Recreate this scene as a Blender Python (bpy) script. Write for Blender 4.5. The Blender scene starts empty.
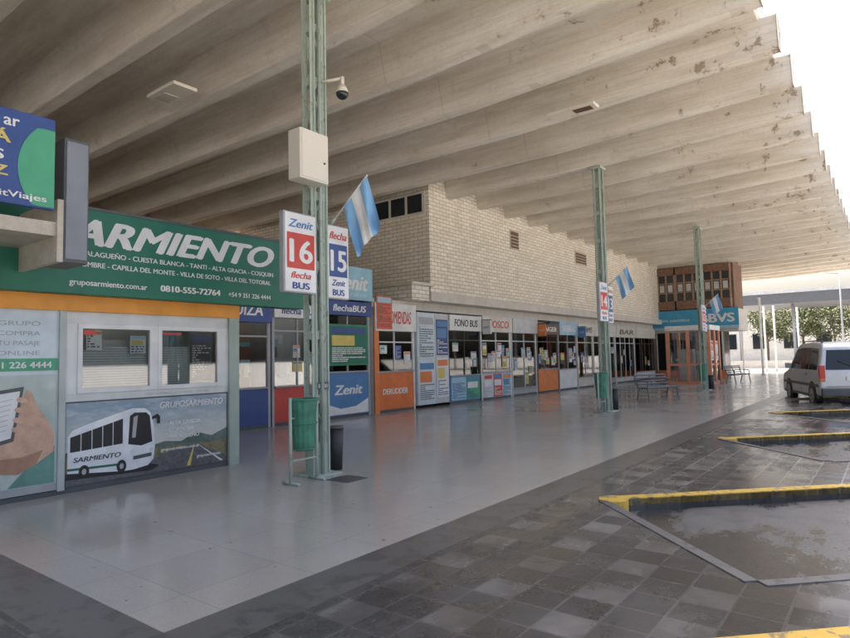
import bpy, bmesh, math, random
from mathutils import Vector, Matrix
random.seed(7)
scene = bpy.context.scene
scene.view_settings.view_transform = 'Standard'
scene.view_settings.look = 'None'
scene.view_settings.exposure = 0

# ------------------------------------------------------------------ materials
MATS = {}
def newmat(name):
    m = bpy.data.materials.new(name); m.use_nodes = True
    nt = m.node_tree; b = nt.nodes['Principled BSDF']
    return m, nt, b
def mathn(nt, op, a, b=None, clamp=False):
    n = nt.nodes.new('ShaderNodeMath'); n.operation = op; n.use_clamp = clamp
    for i, v in enumerate((a, b)):
        if v is None: continue
        if isinstance(v, (int, float)): n.inputs[i].default_value = v
        else: nt.links.new(v, n.inputs[i])
    return n.outputs[0]
def mix(nt, fac, a, b, blend='MIX'):
    n = nt.nodes.new('ShaderNodeMix'); n.data_type = 'RGBA'; n.blend_type = blend
    def s(sock, v):
        if isinstance(v, (int, float)): sock.default_value = v
        elif isinstance(v, tuple): sock.default_value = (v[0], v[1], v[2], 1)
        else: nt.links.new(v, sock)
    s(n.inputs[0], fac); s(n.inputs[6], a); s(n.inputs[7], b)
    return n.outputs[2]
def ramp(nt, v, p0, p1, c0=0.0, c1=1.0):
    n = nt.nodes.new('ShaderNodeMapRange'); n.clamp = True
    nt.links.new(v, n.inputs[0])
    n.inputs[1].default_value = p0; n.inputs[2].default_value = p1
    n.inputs[3].default_value = c0; n.inputs[4].default_value = c1
    return n.outputs[0]
def noise(nt, vec, scale, detail=4, rough=.6):
    n = nt.nodes.new('ShaderNodeTexNoise'); n.inputs['Scale'].default_value = scale
    n.inputs['Detail'].default_value = detail; n.inputs['Roughness'].default_value = rough
    if vec is not None: nt.links.new(vec, n.inputs['Vector'])
    return n.outputs[0]
def scaled(nt, vec, s, rz=0):
    n = nt.nodes.new('ShaderNodeMapping'); n.inputs['Scale'].default_value = s
    n.inputs['Rotation'].default_value = (0, 0, rz)
    nt.links.new(vec, n.inputs['Vector']); return n.outputs[0]
def geo(nt):
    return nt.nodes.new('ShaderNodeNewGeometry').outputs['Position']
def bump(nt, b, h, strength=.3, dist=.01):
    n = nt.nodes.new('ShaderNodeBump'); n.inputs['Strength'].default_value = strength
    n.inputs['Distance'].default_value = dist
    nt.links.new(h, n.inputs['Height']); nt.links.new(n.outputs[0], b.inputs['Normal'])
def sepxyz(nt, p):
    s = nt.nodes.new('ShaderNodeSeparateXYZ'); nt.links.new(p, s.inputs[0]); return s.outputs

def paint(name, col, rough=.5, var=.12, scale=6, metallic=0.0):
    if name in MATS: return MATS[name]
    m, nt, b = newmat(name)
    n1 = noise(nt, geo(nt), scale, 2)
    f = ramp(nt, n1, .35, .7)
    dark = tuple(c * (1 - var * 2) for c in col)
    nt.links.new(mix(nt, f, col, dark), b.inputs['Base Color'])
    b.inputs['Roughness'].default_value = rough
    b.inputs['Metallic'].default_value = metallic
    MATS[name] = m; return m

def col(c, rough=.45, var=.08):
    return paint('paint_%02d_%02d_%02d_%02d' % (c[0]*99, c[1]*99, c[2]*99, rough*99), c, rough, var, 3)

WHITE = col((.82, .82, .8)); BLACK = col((.02, .02, .022)); RED = col((.6, .07, .05))
ORANGE = col((.8, .24, .07)); NAVY = col((.04, .085, .28)); BLUE = col((.09, .24, .48))
LBLUE = col((.4, .62, .74)); GREEN = col((.015, .17, .105)); LGREEN = col((.08, .4, .22))
GREY = col((.42, .43, .44)); DGREY = col((.1, .105, .11)); CREAM = col((.72, .68, .6)); YELL = col((.75, .6, .16))
TEAL = col((.06, .34, .4)); BROWN = col((.14, .07, .04)); PALE = col((.66, .75, .79)); LGREY = col((.62, .63, .63))

def mat_canopy():
    m, nt, b = newmat('canopy_concrete')
    p = geo(nt)
    st = scaled(nt, p, (.3, 2.4, 2.4))
    n1 = noise(nt, st, 1.4, 5, .65); n3 = noise(nt, p, 14, 2); n4 = noise(nt, p, 2.4, 6, .7)
    n5 = noise(nt, p, .35, 3)
    c = mix(nt, ramp(nt, n1, .35, .68), (.83, .78, .69), (.62, .56, .46))
    c = mix(nt, ramp(nt, n3, .35, .8, 0, .2), c, (.46, .4, .31))
    c = mix(nt, ramp(nt, n5, .42, .7, 0, .3), c, (.5, .44, .35))
    sx = sepxyz(nt, p)
    bl = mathn(nt, 'LESS_THAN', mathn(nt, 'FRACT', mathn(nt, 'MULTIPLY', sx[2], 6.5)), .06)
    c = mix(nt, mathn(nt, 'MULTIPLY', bl, .3), c, (.4, .34, .26))
    jt = mathn(nt, 'LESS_THAN', mathn(nt, 'FRACT', mathn(nt, 'MULTIPLY', sx[0], .13)), .002)
    c = mix(nt, mathn(nt, 'MULTIPLY', jt, .4), c, (.28, .22, .16))
    edge = ramp(nt, sx[0], -8, -1.5, 0, .11)
    k = ramp(nt, mathn(nt, 'ADD', n4, edge), .685, .73, 0, .85)
    c = mix(nt, k, c, (.27, .19, .12))
    k2 = ramp(nt, n4, .55, .75, 0, .5)
    c = mix(nt, k2, c, (.48, .4, .31))
    nt.links.new(c, b.inputs['Base Color']); b.inputs['Roughness'].default_value = .9
    bump(nt, b, mathn(nt, 'SUBTRACT', n3, k), .45, .02)
    return m
CANOPY = mat_canopy()

def mat_concrete(name, a, bcol, s=2.0, rough=.85):
    m, nt, b = newmat(name)
    p = geo(nt)
    n1 = noise(nt, p, s, 5, .65); n2 = noise(nt, p, s*12, 2)
    c = mix(nt, ramp(nt, n1, .33, .7), a, bcol)
    c = mix(nt, ramp(nt, n2, .4, .8, 0, .3), c, tuple(x*.6 for x in bcol))
    nt.links.new(c, b.inputs['Base Color']); b.inputs['Roughness'].default_value = rough
    return m
CONC = mat_concrete('concrete_trim', (.65, .6, .5), (.48, .42, .33))
DARKCONC = mat_concrete('brown_plaster', (.32, .26, .2), (.22, .17, .12))
PLAST = mat_concrete('cream_plaster', (.72, .69, .62), (.6, .56, .49))

def mat_brick():
    m, nt, b = newmat('cream_brick')
    p = geo(nt)
    sx = sepxyz(nt, p)
    cb = nt.nodes.new('ShaderNodeCombineXYZ')
    nt.links.new(mathn(nt, 'ADD', sx[0], sx[1]), cb.inputs[0]); nt.links.new(sx[2], cb.inputs[1])
    br = nt.nodes.new('ShaderNodeTexBrick'); nt.links.new(cb.outputs[0], br.inputs['Vector'])
    br.inputs['Scale'].default_value = 1; br.inputs['Brick Width'].default_value = .36; br.inputs['Row Height'].default_value = .125
    br.inputs['Mortar Size'].default_value = .010; br.inputs['Mortar Smooth'].default_value = .3
    br.inputs['Color1'].default_value = (.90, .85, .74, 1); br.inputs['Color2'].default_value = (.77, .71, .59, 1)
    br.inputs['Mortar'].default_value = (.38, .32, .24, 1)
    n1 = noise(nt, p, .8, 5, .65); n2 = noise(nt, scaled(nt, p, (3, 3, .5)), 1.2, 4)
    c = mix(nt, ramp(nt, n1, .48, .75, 0, .4), br.outputs[0], (.52, .45, .35))
    c = mix(nt, ramp(nt, n2, .57, .75, 0, .35), c, (.45, .38, .28))
    nt.links.new(c, b.inputs['Base Color']); b.inputs['Roughness'].default_value = .65
    bump(nt, b, mathn(nt, 'SUBTRACT', 1.0, br.outputs['Fac']), .6, .01)
    return m
BRICK = mat_brick()

def mat_terrazzo():
    m, nt, b = newmat('terrazzo')
    p = geo(nt)
    br = nt.nodes.new('ShaderNodeTexBrick'); nt.links.new(p, br.inputs['Vector'])
    br.offset = 0
    br.inputs['Scale'].default_value = 1; br.inputs['Brick Width'].default_value = .8; br.inputs['Row Height'].default_value = .8
    br.inputs['Mortar Size'].default_value = .003; br.inputs['Mortar Smooth'].default_value = .1
    br.inputs['Color1'].default_value = (.50, .475, .44, 1); br.inputs['Color2'].default_value = (.46, .44, .41, 1)
    br.inputs['Mortar'].default_value = (.33, .31, .29, 1)
    n1 = noise(nt, p, .7, 5, .6); n2 = noise(nt, p, 80, 1); n3 = noise(nt, p, 5, 5, .7); n4 = noise(nt, p, 11, 2, .4)
    c = mix(nt, ramp(nt, n1, .4, .7, 0, .45), br.outputs[0], (.36, .34, .31))
    c = mix(nt, ramp(nt, n2, .45, .7, 0, .25), c, (.2, .19, .17))
    c = mix(nt, ramp(nt, n3, .60, .75, 0, .3), c, (.24, .22, .2))
    c = mix(nt, ramp(nt, n4, .74, .77, 0, .6), c, (.1, .095, .09))
    nt.links.new(c, b.inputs['Base Color'])
    b.inputs['IOR'].default_value = 1.6
    nt.links.new(ramp(nt, n1, .3, .7, .1, .24), b.inputs['Roughness'])
    return m
TERR = mat_terrazzo()

def mat_tiles():
    m, nt, b = newmat('dark_paving_tiles')
    p = geo(nt)
    br = nt.nodes.new('ShaderNodeTexBrick'); nt.links.new(p, br.inputs['Vector'])
    br.offset = 0
    br.inputs['Scale'].default_value = 1; br.inputs['Brick Width'].default_value = .3; br.inputs['Row Height'].default_value = .3
    br.inputs['Mortar Size'].default_value = .008; br.inputs['Mortar Smooth'].default_value = .1
    br.inputs['Color1'].default_value = (.06, .059, .06, 1); br.inputs['Color2'].default_value = (.095, .093, .09, 1)
    sx = sepxyz(nt, p)
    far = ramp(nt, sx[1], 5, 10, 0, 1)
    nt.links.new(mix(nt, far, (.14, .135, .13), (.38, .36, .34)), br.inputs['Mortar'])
    ix = mathn(nt, 'FLOOR', mathn(nt, 'DIVIDE', sx[0], .3)); iy = mathn(nt, 'FLOOR', mathn(nt, 'DIVIDE', sx[1], .3))
    s1 = mathn(nt, 'MODULO', mathn(nt, 'ADD', mathn(nt, 'ADD', ix, mathn(nt, 'MULTIPLY', iy, 2)), 4000.0), 4)
    e1 = mathn(nt, 'MULTIPLY', mathn(nt, 'LESS_THAN', s1, .5), mathn(nt, 'SUBTRACT', 1.0, br.outputs['Fac']))
    n1 = noise(nt, scaled(nt, p, (1, .55, 1), .6), 1.1, 6, .68); n2 = noise(nt, p, 40, 2); n5 = noise(nt, p, 1.3, 3)
    wet = ramp(nt, n1, .42, .56)
    c = mix(nt, mathn(nt, 'MULTIPLY', e1, ramp(nt, n5, .35, .6, .15, .85)), br.outputs[0], (.25, .24, .23))
    c = mix(nt, ramp(nt, n2, .4, .8, 0, .3), c, (.14, .137, .132))
    c = mix(nt, mathn(nt, 'MULTIPLY', wet, .5), c, (.022, .022, .024))
    nt.links.new(c, b.inputs['Base Color'])
    nt.links.new(ramp(nt, wet, 0, 1, .4, .12), b.inputs['Roughness'])
    bump(nt, b, mathn(nt, 'SUBTRACT', n2, br.outputs['Fac']), .3, .005)
    return m
TILES = mat_tiles()

def mat_road():
    m, nt, b = newmat('asphalt_with_bounce_apron')
    p = geo(nt)
    n1 = noise(nt, scaled(nt, p, (1, .5, 1), .78), 1.1, 7, .7); n2 = noise(nt, p, 60, 2); n3 = noise(nt, p, .25, 3)
    c = mix(nt, ramp(nt, n2, .35, .7), (.50, .485, .45), (.42, .405, .38))  # pale apron, mostly out of view, added to bounce sunlight under the canopy
    c = mix(nt, ramp(nt, n3, .4, .65, 0, .5), c, (.55, .53, .49))
    sx = sepxyz(nt, p)
    near = mathn(nt, 'MULTIPLY', ramp(nt, sx[0], .6, 1.6, 1, 0), ramp(nt, sx[1], 30, 45, 1, 0))
    nc = mix(nt, ramp(nt, n2, .35, .7), (.18, .175, .17), (.11, .107, .10))
    nc = mix(nt, ramp(nt, noise(nt, p, 3.5, 4), .5, .7, 0, .5), nc, (.08, .078, .075))
    c = mix(nt, near, c, nc)
    wet = mathn(nt, 'MULTIPLY', ramp(nt, n1, .46, .54), near)
    c = mix(nt, mathn(nt, 'MULTIPLY', wet, .7), c, (.035, .035, .036))
    nt.links.new(c, b.inputs['Base Color'])
    nt.links.new(ramp(nt, wet, 0, 1, .6, .1), b.inputs['Roughness'])
    bump(nt, b, n2, .3, .006)
    return m
ROAD = mat_road()

def mat_worn(name, a, under, thr=.56, sc=9, rough=.6):
    m, nt, b = newmat(name)
    p = geo(nt)
    n = noise(nt, p, sc, 5, .7)
    c = mix(nt, ramp(nt, n, thr, thr+.06), a, under)
    nt.links.new(c, b.inputs['Base Color']); b.inputs['Roughness'].default_value = rough
    return m
KERBY = mat_worn('worn_yellow_paint', (.74, .48, .08), (.3, .23, .13), .53)
KERBG = mat_worn('kerb_concrete', (.16, .155, .15), (.1, .095, .09))
BAND = mat_worn('smooth_dark_band', (.13, .127, .125), (.09, .087, .085), .5, 3, .28)
STEEL = mat_worn('green_painted_steel', (.43, .50, .43), (.32, .34, .27), .58)
BEIGEP = mat_worn('beige_enamel', (.74, .69, .58), (.58, .51, .4), .64)

def mat_glass():
    m, nt, b = newmat('window_glass')
    out = nt.nodes['Material Output']
    tr = nt.nodes.new('ShaderNodeBsdfTransparent'); tr.inputs[0].default_value = (.9, .92, .92, 1)
    gl = nt.nodes.new('ShaderNodeBsdfGlossy'); gl.inputs['Roughness'].default_value = .03
    fr = nt.nodes.new('ShaderNodeFresnel'); fr.inputs[0].default_value = 1.5
    mx = nt.nodes.new('ShaderNodeMixShader')
    nt.links.new(mathn(nt, 'ADD', fr.outputs[0], .08), mx.inputs[0])
    nt.links.new(tr.outputs[0], mx.inputs[1]); nt.links.new(gl.outputs[0], mx.inputs[2])
    nt.links.new(mx.outputs[0], out.inputs[0])
    return m
GLASS = mat_glass()
DGLASS = paint('dark_glass', (.02, .025, .03), .08, .1, 2)

# ------------------------------------------------------------------ helpers
def root(name, loc=(0, 0, 0), rotz=None):
    e = bpy.data.objects.new(name, None); scene.collection.objects.link(e)
    e.location = loc
    if rotz is not None:
        e.rotation_euler = (0, 0, rotz); e['local'] = 1
    e.empty_display_size = .2
    return e
def adopt(o, par):
    scene.collection.objects.link(o)
    if par is not None:
        o.parent = par
        if not par.get('local'):
            o.matrix_parent_inverse = Matrix.Translation(par.location).inverted()
    return o
def mesh(par, name, vs, fs, mats, smooth=False, fm=None):
    me = bpy.data.meshes.new(name); me.from_pydata(vs, [], fs)
    if not isinstance(mats, (list, tuple)): mats = [mats]
    for m in mats: me.materials.append(m)
    if fm:
        for p, i in zip(me.polygons, fm): p.material_index = i
    if smooth:
        for p in me.polygons: p.use_smooth = True
    me.update()
    return adopt(bpy.data.objects.new(name, me), par)
BF = [(0, 3, 2, 1), (4, 5, 6, 7), (0, 1, 5, 4), (1, 2, 6, 5), (2, 3, 7, 6), (3, 0, 4, 7)]
def boxv(x0, x1, y0, y1, z0, z1):
    return [(x0, y0, z0), (x1, y0, z0), (x1, y1, z0), (x0, y1, z0), (x0, y0, z1), (x1, y0, z1), (x1, y1, z1), (x0, y1, z1)]
def box(par, name, x0, x1, y0, y1, z0, z1, mat, bev=0):
    if x0 > x1: x0, x1 = x1, x0
    if y0 > y1: y0, y1 = y1, y0
    o = mesh(par, name, boxv(x0, x1, y0, y1, z0, z1), BF, mat)
    if bev:
        md = o.modifiers.new('b', 'BEVEL'); md.width = bev; md.segments = 2
    return o
def polyX(par, name, X, pts, mat):
    return mesh(par, name, [(X, y, z) for y, z in pts], [tuple(range(len(pts)))], mat)
def cylv(p0, p1, r0, r1, seg, off=0):
    p0 = Vector(p0); p1 = Vector(p1); d = (p1-p0).normalized()
    a = d.orthogonal().normalized(); b = d.cross(a)
    vs = []; fs = []
    for p, r in ((p0, r0), (p1, r1)):
        for i in range(seg):
            t = 2*math.pi*i/seg
            vs.append(tuple(p + a*math.cos(t)*r + b*math.sin(t)*r))
    for i in range(seg):
        j = (i+1) % seg
        fs.append((off+i, off+j, off+seg+j, off+seg+i))
    fs.append(tuple(off+seg-1-i for i in range(seg))); fs.append(tuple(off+seg+i for i in range(seg)))
    return vs, fs
def cyl(par, name, p0, p1, r, mat, seg=14, r1=None):
    vs, fs = cylv(p0, p1, r, r if r1 is None else r1, seg)
    o = mesh(par, name, vs, fs, mat)
    for p in o.data.polygons:
        if len(p.vertices) == 4: p.use_smooth = True
    return o
def multi(par, name, parts, mat):
    vs = []; fs = []
    for v, f in parts:
        k = len(vs); vs += v; fs += [tuple(i+k for i in ff) for ff in f]
    return mesh(par, name, vs, fs, mat)
def text(par, s, loc, h, mat, face='X', w=None, shear=0, bold=0.0, align='LEFT', name='lettering'):
    cu = bpy.data.curves.new('t', 'FONT'); cu.body = s; cu.size = 1; cu.shear = shear
    cu.align_x = align; cu.resolution_u = 4
    o = bpy.data.objects.new('t', cu); scene.collection.objects.link(o)
    bpy.context.view_layer.update()
    dg = bpy.context.evaluated_depsgraph_get()
    me = bpy.data.meshes.new_from_object(o.evaluated_get(dg))
    bpy.data.objects.remove(o)
    if not me.vertices: return None
    xs = [v.co.x for v in me.vertices]; wid = max(xs)-min(xs)
    sy = h/.70; sx = sy if w is None else w/wid
    x0 = min(xs) if align == 'LEFT' else (min(xs)+max(xs))/2
    base = [(v.co.x-x0, v.co.y) for v in me.vertices]
    polys = [tuple(p.vertices) for p in me.polygons]
    offs = [(0, 0)]
    if bold >= .02: offs = [(-bold, 0), (-bold*.4, bold*.5), (bold*.4, -bold*.5), (bold, 0)]
    vs = []; fs = []
    for i, (dx, dy) in enumerate(offs):
        k = len(vs)
        for a, b in base:
            a2 = (a+dx)*sx; b2 = (b+dy)*sy; c = .002+i*.0006
            vs.append((loc[0]+c, loc[1]+a2, loc[2]+b2) if face == 'X' else (loc[0]+a2, loc[1]-c, loc[2]+b2))
        fs += [tuple(q+k for q in p) for p in polys]
    bpy.data.meshes.remove(me)
    return mesh(par, name, vs, fs, mat)
PAL = [WHITE, WHITE, LGREY, RED, ORANGE, BLUE, NAVY, LBLUE, YELL, PALE, GREY, TEAL, LGREEN, CREAM]
def poster(par, X, y0, y1, z0, z1, bg, rng, n=5):
    box(par, 'poster', X, X+.012, y0, y1, z0, z1, bg)
    hh = z1-z0; ww = y1-y0
    m = .06*ww
    ink = WHITE if bg in (NAVY, DGREY, BLUE, GREEN, TEAL, RED, ORANGE) else rng.choice([NAVY, DGREY, GREY])
    acc = rng.choice(PAL)
    box(par, 'poster_header', X+.012, X+.015, y0+m, y1-m, z1-.2*hh, z1-.04*hh, rng.choice([RED, BLUE, NAVY, ORANGE, TEAL, GREY, LBLUE]))
    if rng.random() < .6:
        box(par, 'poster_picture', X+.012, X+.015, y0+m, y1-m-ww*rng.uniform(0, .3), z1-.52*hh, z1-.25*hh, acc); zs = z1-.57*hh
    else: zs = z1-.25*hh
    parts = []
    st = max(.035, hh*.05); z = zs
    while z-st*.5 > z0+.03*hh:
        y = y0+m
        while y < y1-m-.02:
            l = rng.uniform(.05, .2)*max(ww, .3); e = min(y+l, y1-m)
            parts.append((boxv(X+.012, X+.0145, y, e, z-st*.5, z), BF)); y = e+.02
            if rng.random() < .15: break
        z -= st
    if parts: multi(par, 'poster_print', parts, ink)

# ------------------------------------------------------------------ ground
S = 900
mesh(None, 'road', [(-S, -S, -.13), (S, -S, -.13), (S, S, -.13), (-S, S, -.13)], [(0, 1, 2, 3)], ROAD)
r = root('station_concourse_floor')
box(r, 'terrazzo_slab', -45, -3.55, 2.0, 66, -.3, 0, TERR)
box(r, 'dark_edge_band', -3.55, -3.1, 1.55, 66, -.3, 0, BAND)
box(r, 'dark_end_band', -45, -3.55, 1.55, 2.0, -.3, 0, BAND)
box(r, 'drain_cover', -6.15, -5.75, 5.75, 6.15, 0, .006, DGREY)

r = root('platform_pavement')
PER = 5.75
K = [4.5-6.0, 4.42] + [9.2+PER*i for i in range(0, 8)]
XO = 1.6; XI = -2.6
vs = []; fs = []
def prism(poly, z0, z1):
    k = len(vs); n = len(poly)
    for x, y in poly: vs.append((x, y, z0))
    for x, y in poly: vs.append((x, y, z1))
    fs.append(tuple(k+n+i for i in range(n)))
    for i in range(n):
        j = (i+1) % n
        fs.append((k+i, k+j, k+n+j, k+n+i))
kerb_y = []; kerb_g = []
def segbox(a, b, wl, z0, z1):
    a = Vector((a[0], a[1], 0)); b = Vector((b[0], b[1], 0)); d = (b-a).normalized(); nrm = Vector((-d.y, d.x, 0))*wl
    v = []
    for z in (z0, z1):
        for p in (a, b, b+nrm, a+nrm): v.append((p.x, p.y, z))
    return v, BF
outer = []
for i in range(len(K)-1):
    k = K[i]; k2 = K[i+1]; n2 = k2-3.5
    P1 = (XI, k+XI); P2 = (XO, k+XO); P3 = (XO, n2+XO); P4 = (XI+1.75, n2+XI+1.75); P5 = (XI, k2+XI)
    outer += [P1, P2, P3, P4]
    kerb_y.append(segbox(P1, P2, .15, -.065, .012))
    kerb_g.append(segbox(P1, P2, .15, -.2, -.066))
    kerb_g.append(segbox(P3, P4, .1, -.2, .008))
    kerb_g.append(segbox(P4, P5, .1, -.2, .008))
outer.append((XI, K[-1]+XI)); outer.append((XI, 66))
outer = [(XI, -12)] + outer
prism([(-3.1, -12)] + outer + [(-3.1, 66)], -.3, 0)
prism([(-45, -12), (-3.1, -12), (-3.1, 1.55), (-45, 1.55)], -.3, 0)
mesh(r, 'paving', vs, fs, TILES)
multi(r, 'yellow_kerb', kerb_y, KERBY)
multi(r, 'grey_kerb', kerb_g, KERBG)
vy = []
for k in K[:-1]:
    vy.append(cylv((XI+.05, k+XI+.06, -.2), (XI+.05, k+XI+.06, .015), .16, .16, 20))
multi(r, 'yellow_kerb_nose', vy, KERBY)

# ------------------------------------------------------------------ canopy
r = root('concrete_canopy')
CY0, CY1 = -9.0, 53.0; CX0, CX1 = -24.0, -1.7
parts = []
PITCH = 1.95
y = CY0+.5
ZT = 7.8
while y < CY1:
    def ring(X, zb, wb, wt):
        return [(X, y-wt, ZT+.05), (X, y-wb, zb), (X, y+wb, zb), (X, y+wt, ZT+.05)]
    rs = [ring(CX0, 7.02, .15, .36), ring(-7, 7.02, .15, .36), ring(CX1+.3, 7.25, .14, .28)]
    v = sum(rs, []); f = []
    for a in range(2):
        for b_ in range(4):
            c_ = (b_+1) % 4
            f.append((a*4+b_, a*4+c_, a*4+4+c_, a*4+4+b_))
    f.append((0, 1, 2, 3)); f.append((11, 10, 9, 8))
    parts.append((v, f)); y += PITCH
o = multi(r, 'ribs', parts, CANOPY)
md = o.modifiers.new('b', 'BEVEL'); md.width = .02; md.segments = 1
box(r, 'roof_slab', CX0, CX1, CY0, CY1, ZT, ZT+.25, CANOPY)
box(r, 'ceiling_patch', -11.6, -10.6, 6.1, 6.6, 6.93, 7.0, BEIGEP, .01)
box(r, 'ceiling_patch_slot', -11.5, -11.1, 6.2, 6.5, 6.92, 6.93, CONC)
box(r, 'ceiling_patch', -5.9, -4.8, 12.3, 12.62, 6.95, 7.02, BEIGEP, .01)
box(r, 'ceiling_patch_slot', -5.3, -4.9, 12.36, 12.56, 6.94, 6.95, BROWN)

# ------------------------------------------------------------------ lattice columns
def column(Yc):
    X = -6.55
    r = root('steel_lattice_column', (X, Yc, 0))
    hx, hy = .085, .11
    P = []
    for sx in (-1, 1):
        for sy in (-1, 1):
            P.append((boxv(X+sx*hx-.04, X+sx*hx+.04, Yc+sy*hy-.006, Yc+sy*hy+.006, 0, 7.1), BF))
            P.append((boxv(X+sx*hx-.006, X+sx*hx+.006, Yc+sy*hy-.05, Yc+sy*hy+.05, 0.001, 7.101), BF))
    z = .5; k = 0
    while z < 6.7:
        for s in (-1, 1):
            a = (X-hx*(1 if k % 2 else -1), Yc+s*(hy+.008), z); b = (X+hx*(1 if k % 2 else -1), Yc+s*(hy+.008), z+.45)
            P.append(cylv(a, b, .011, .011, 6))
            a = (X+s*(hx+.008), Yc-hy*(1 if k % 2 else -1), z); b = (X+s*(hx+.008), Yc+hy*(1 if k % 2 else -1), z+.45)
            P.append(cylv(a, b, .011, .011, 6))
        z += .45; k += 1
    multi(r, 'lattice', P, STEEL)
    for zz in (.02, 1.0, 1.9, 2.9, 3.9, 4.8, 5.6, 6.4):
        box(r, 'batten_plate', X-hx-.012, X+hx+.012, Yc-hy-.014, Yc+hy+.014, zz, zz+(.42 if zz < .1 else .12), STEEL)
    box(r, 'base_plate', X-.25, X+.25, Yc-.25, Yc+.25, 0, .025, STEEL, .005)
    box(r, 'cap_plate', X-.16, X+.16, Yc-.2, Yc+.2, 6.95, 7.02, STEEL)
    cyl(r, 'conduit_pipe', (X+hx+.05, Yc-.02, 0), (X+hx+.05, Yc-.02, 6.95), .024, STEEL, 10)
C1, C2, C3 = 5.97, 16.9, 28.1
for c in (-5.5, C1, C2, C3): column(c)
r = root('stencil_label', (-6.4, C1, 1.2))
box(r, 'plate', -6.445, -6.425, C1-.11, C1+.11, 1.2, 1.3, DGREY); text(r, '03:00', (-6.425, C1, 1.22), .05, WHITE, w=.17, align='CENTER')

def platform_sign(X, y0, w, num, numcol, z0=2.52, z1=3.62, top='Zenit', bot='flecha'):
    r = root('platform_number_sign', (X, y0, z0))
    box(r, 'case', X-.06, X+.03, y0, y0+w, z0, z1, GREY, .008)
    box(r, 'face', X+.03, X+.042, y0+.02, y0+w-.02, z0+.02, z1-.02, WHITE)
    h = z1-z0
    box(r, 'number_field', X+.042, X+.048, y0+.05, y0+w-.05, z0+h*.30, z0+h*.74, numcol)
    text(r, num, (X+.048, y0+w/2, z0+h*.38), h*.28, WHITE, w=w*.66, bold=.03, align='CENTER')
    text(r, top, (X+.042, y0+w/2, z0+h*.81), h*.10, BLUE if numcol == RED else RED, w=w*.75, shear=.3, bold=.03, align='CENTER')
    text(r, bot, (X+.042, y0+w/2, z0+h*.18), h*.08, RED if numcol == RED else NAVY, w=w*.6, shear=.3, bold=.03, align='CENTER')
    text(r, 'BUS', (X+.042, y0+w/2, z0+h*.05), h*.08, NAVY, w=w*.5, bold=.04, align='CENTER')
    box(r, 'bracket', X-.1, X-.06, y0+w*.3, y0+w*.7, z0+.1, z0+.14, STEEL)
def flag(x, yy, z, seed=0, sc=1.0):
    r = root('argentine_flag', (x, yy, z))
    p0 = Vector((x, yy, z)); d = Vector((.64, .1, .62)).normalized()
    L = .86*sc
    cyl(r, 'pole', p0, p0+d*L, .012, CREAM, 8)
    cyl(r, 'pole_socket', p0-d*.05, p0+d*.06, .022, STEEL, 8)
    nu, nv = 24, 24; vs = []; fs = []; fm = []
    for i in range(nu+1):
        for j in range(nv+1):
            u = i/nu; v = j/nv
            base = p0+d*(L*(.32+.66*u))
            hang = Vector((.2+.14*u, .08, -1))
            q = base + hang*(v*.74*sc) + Vector((.5, -.8, 0)).normalized()*((.045*math.sin(v*4+u*9+seed)+.03*math.sin(u*17+v*3+seed))*(.25+v)*sc) + Vector((-.1*(u-.5)*v, 0, 0))
            vs.append(tuple(q))
    for i in range(nu):
        for j in range(nv):
            a = i*(nv+1)+j; fs.append((a, a+1, a+nv+2, a+nv+1)); fm.append(1 if 8 <= i < 16 else 0)
    mesh(r, 'cloth', vs, fs, [col((.26, .5, .76), .8), col((.82, .82, .8), .8)], True, fm)
for i, (yc, n1, n2) in enumerate(((C1, '16', '15'), (C2, '14', '13'), (C3, '12', '11'))):
    platform_sign(-6.38, yc-.75, .58, n1, RED)
    platform_sign(-6.52, yc+.15, .46, n2, NAVY, 2.5, 3.6, 'flecha', 'Zenit')
    flag(-6.4, yc+.2, 3.62, i*1.3, 1.0 if i == 0 else .82)
r = root('electrical_cabinet', (-6.4, 5.6, 4))
cy = C1-.33
box(r, 'cabinet', -6.45, -6.2, cy-.25, cy+.27, 4.07, 4.77, BEIGEP, .015)
box(r, 'door', -6.2, -6.19, cy-.22, cy+.24, 4.10, 4.74, BEIGEP)
cyl(r, 'lock', (-6.19, cy+.18, 4.35), (-6.175, cy+.18, 4.35), .015, DGREY, 10)
r = root('security_camera', (-6.3, C1+.2, 5.3))
yq = C1+.18
cyl(r, 'arm', (-6.5, C1, 5.66), (-6.15, yq, 5.69), .022, BEIGEP, 10)
cyl(r, 'drop', (-6.15, yq, 5.71), (-6.15, yq, 5.58), .03, BEIGEP, 12)
cyl(r, 'housing', (-6.15, yq, 5.58), (-6.15, yq, 5.47), .05, BEIGEP, 16, .1)
bpy.ops.mesh.primitive_uv_sphere_add(segments=20, ring_count=10, radius=.092, location=(-6.15, yq, 5.465))
o = bpy.context.object; o.name = 'dome'; o.data.materials.append(DGLASS); bpy.ops.object.shade_smooth()
for c in list(o.users_collection): c.objects.unlink(o)
adopt(o, r)

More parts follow.
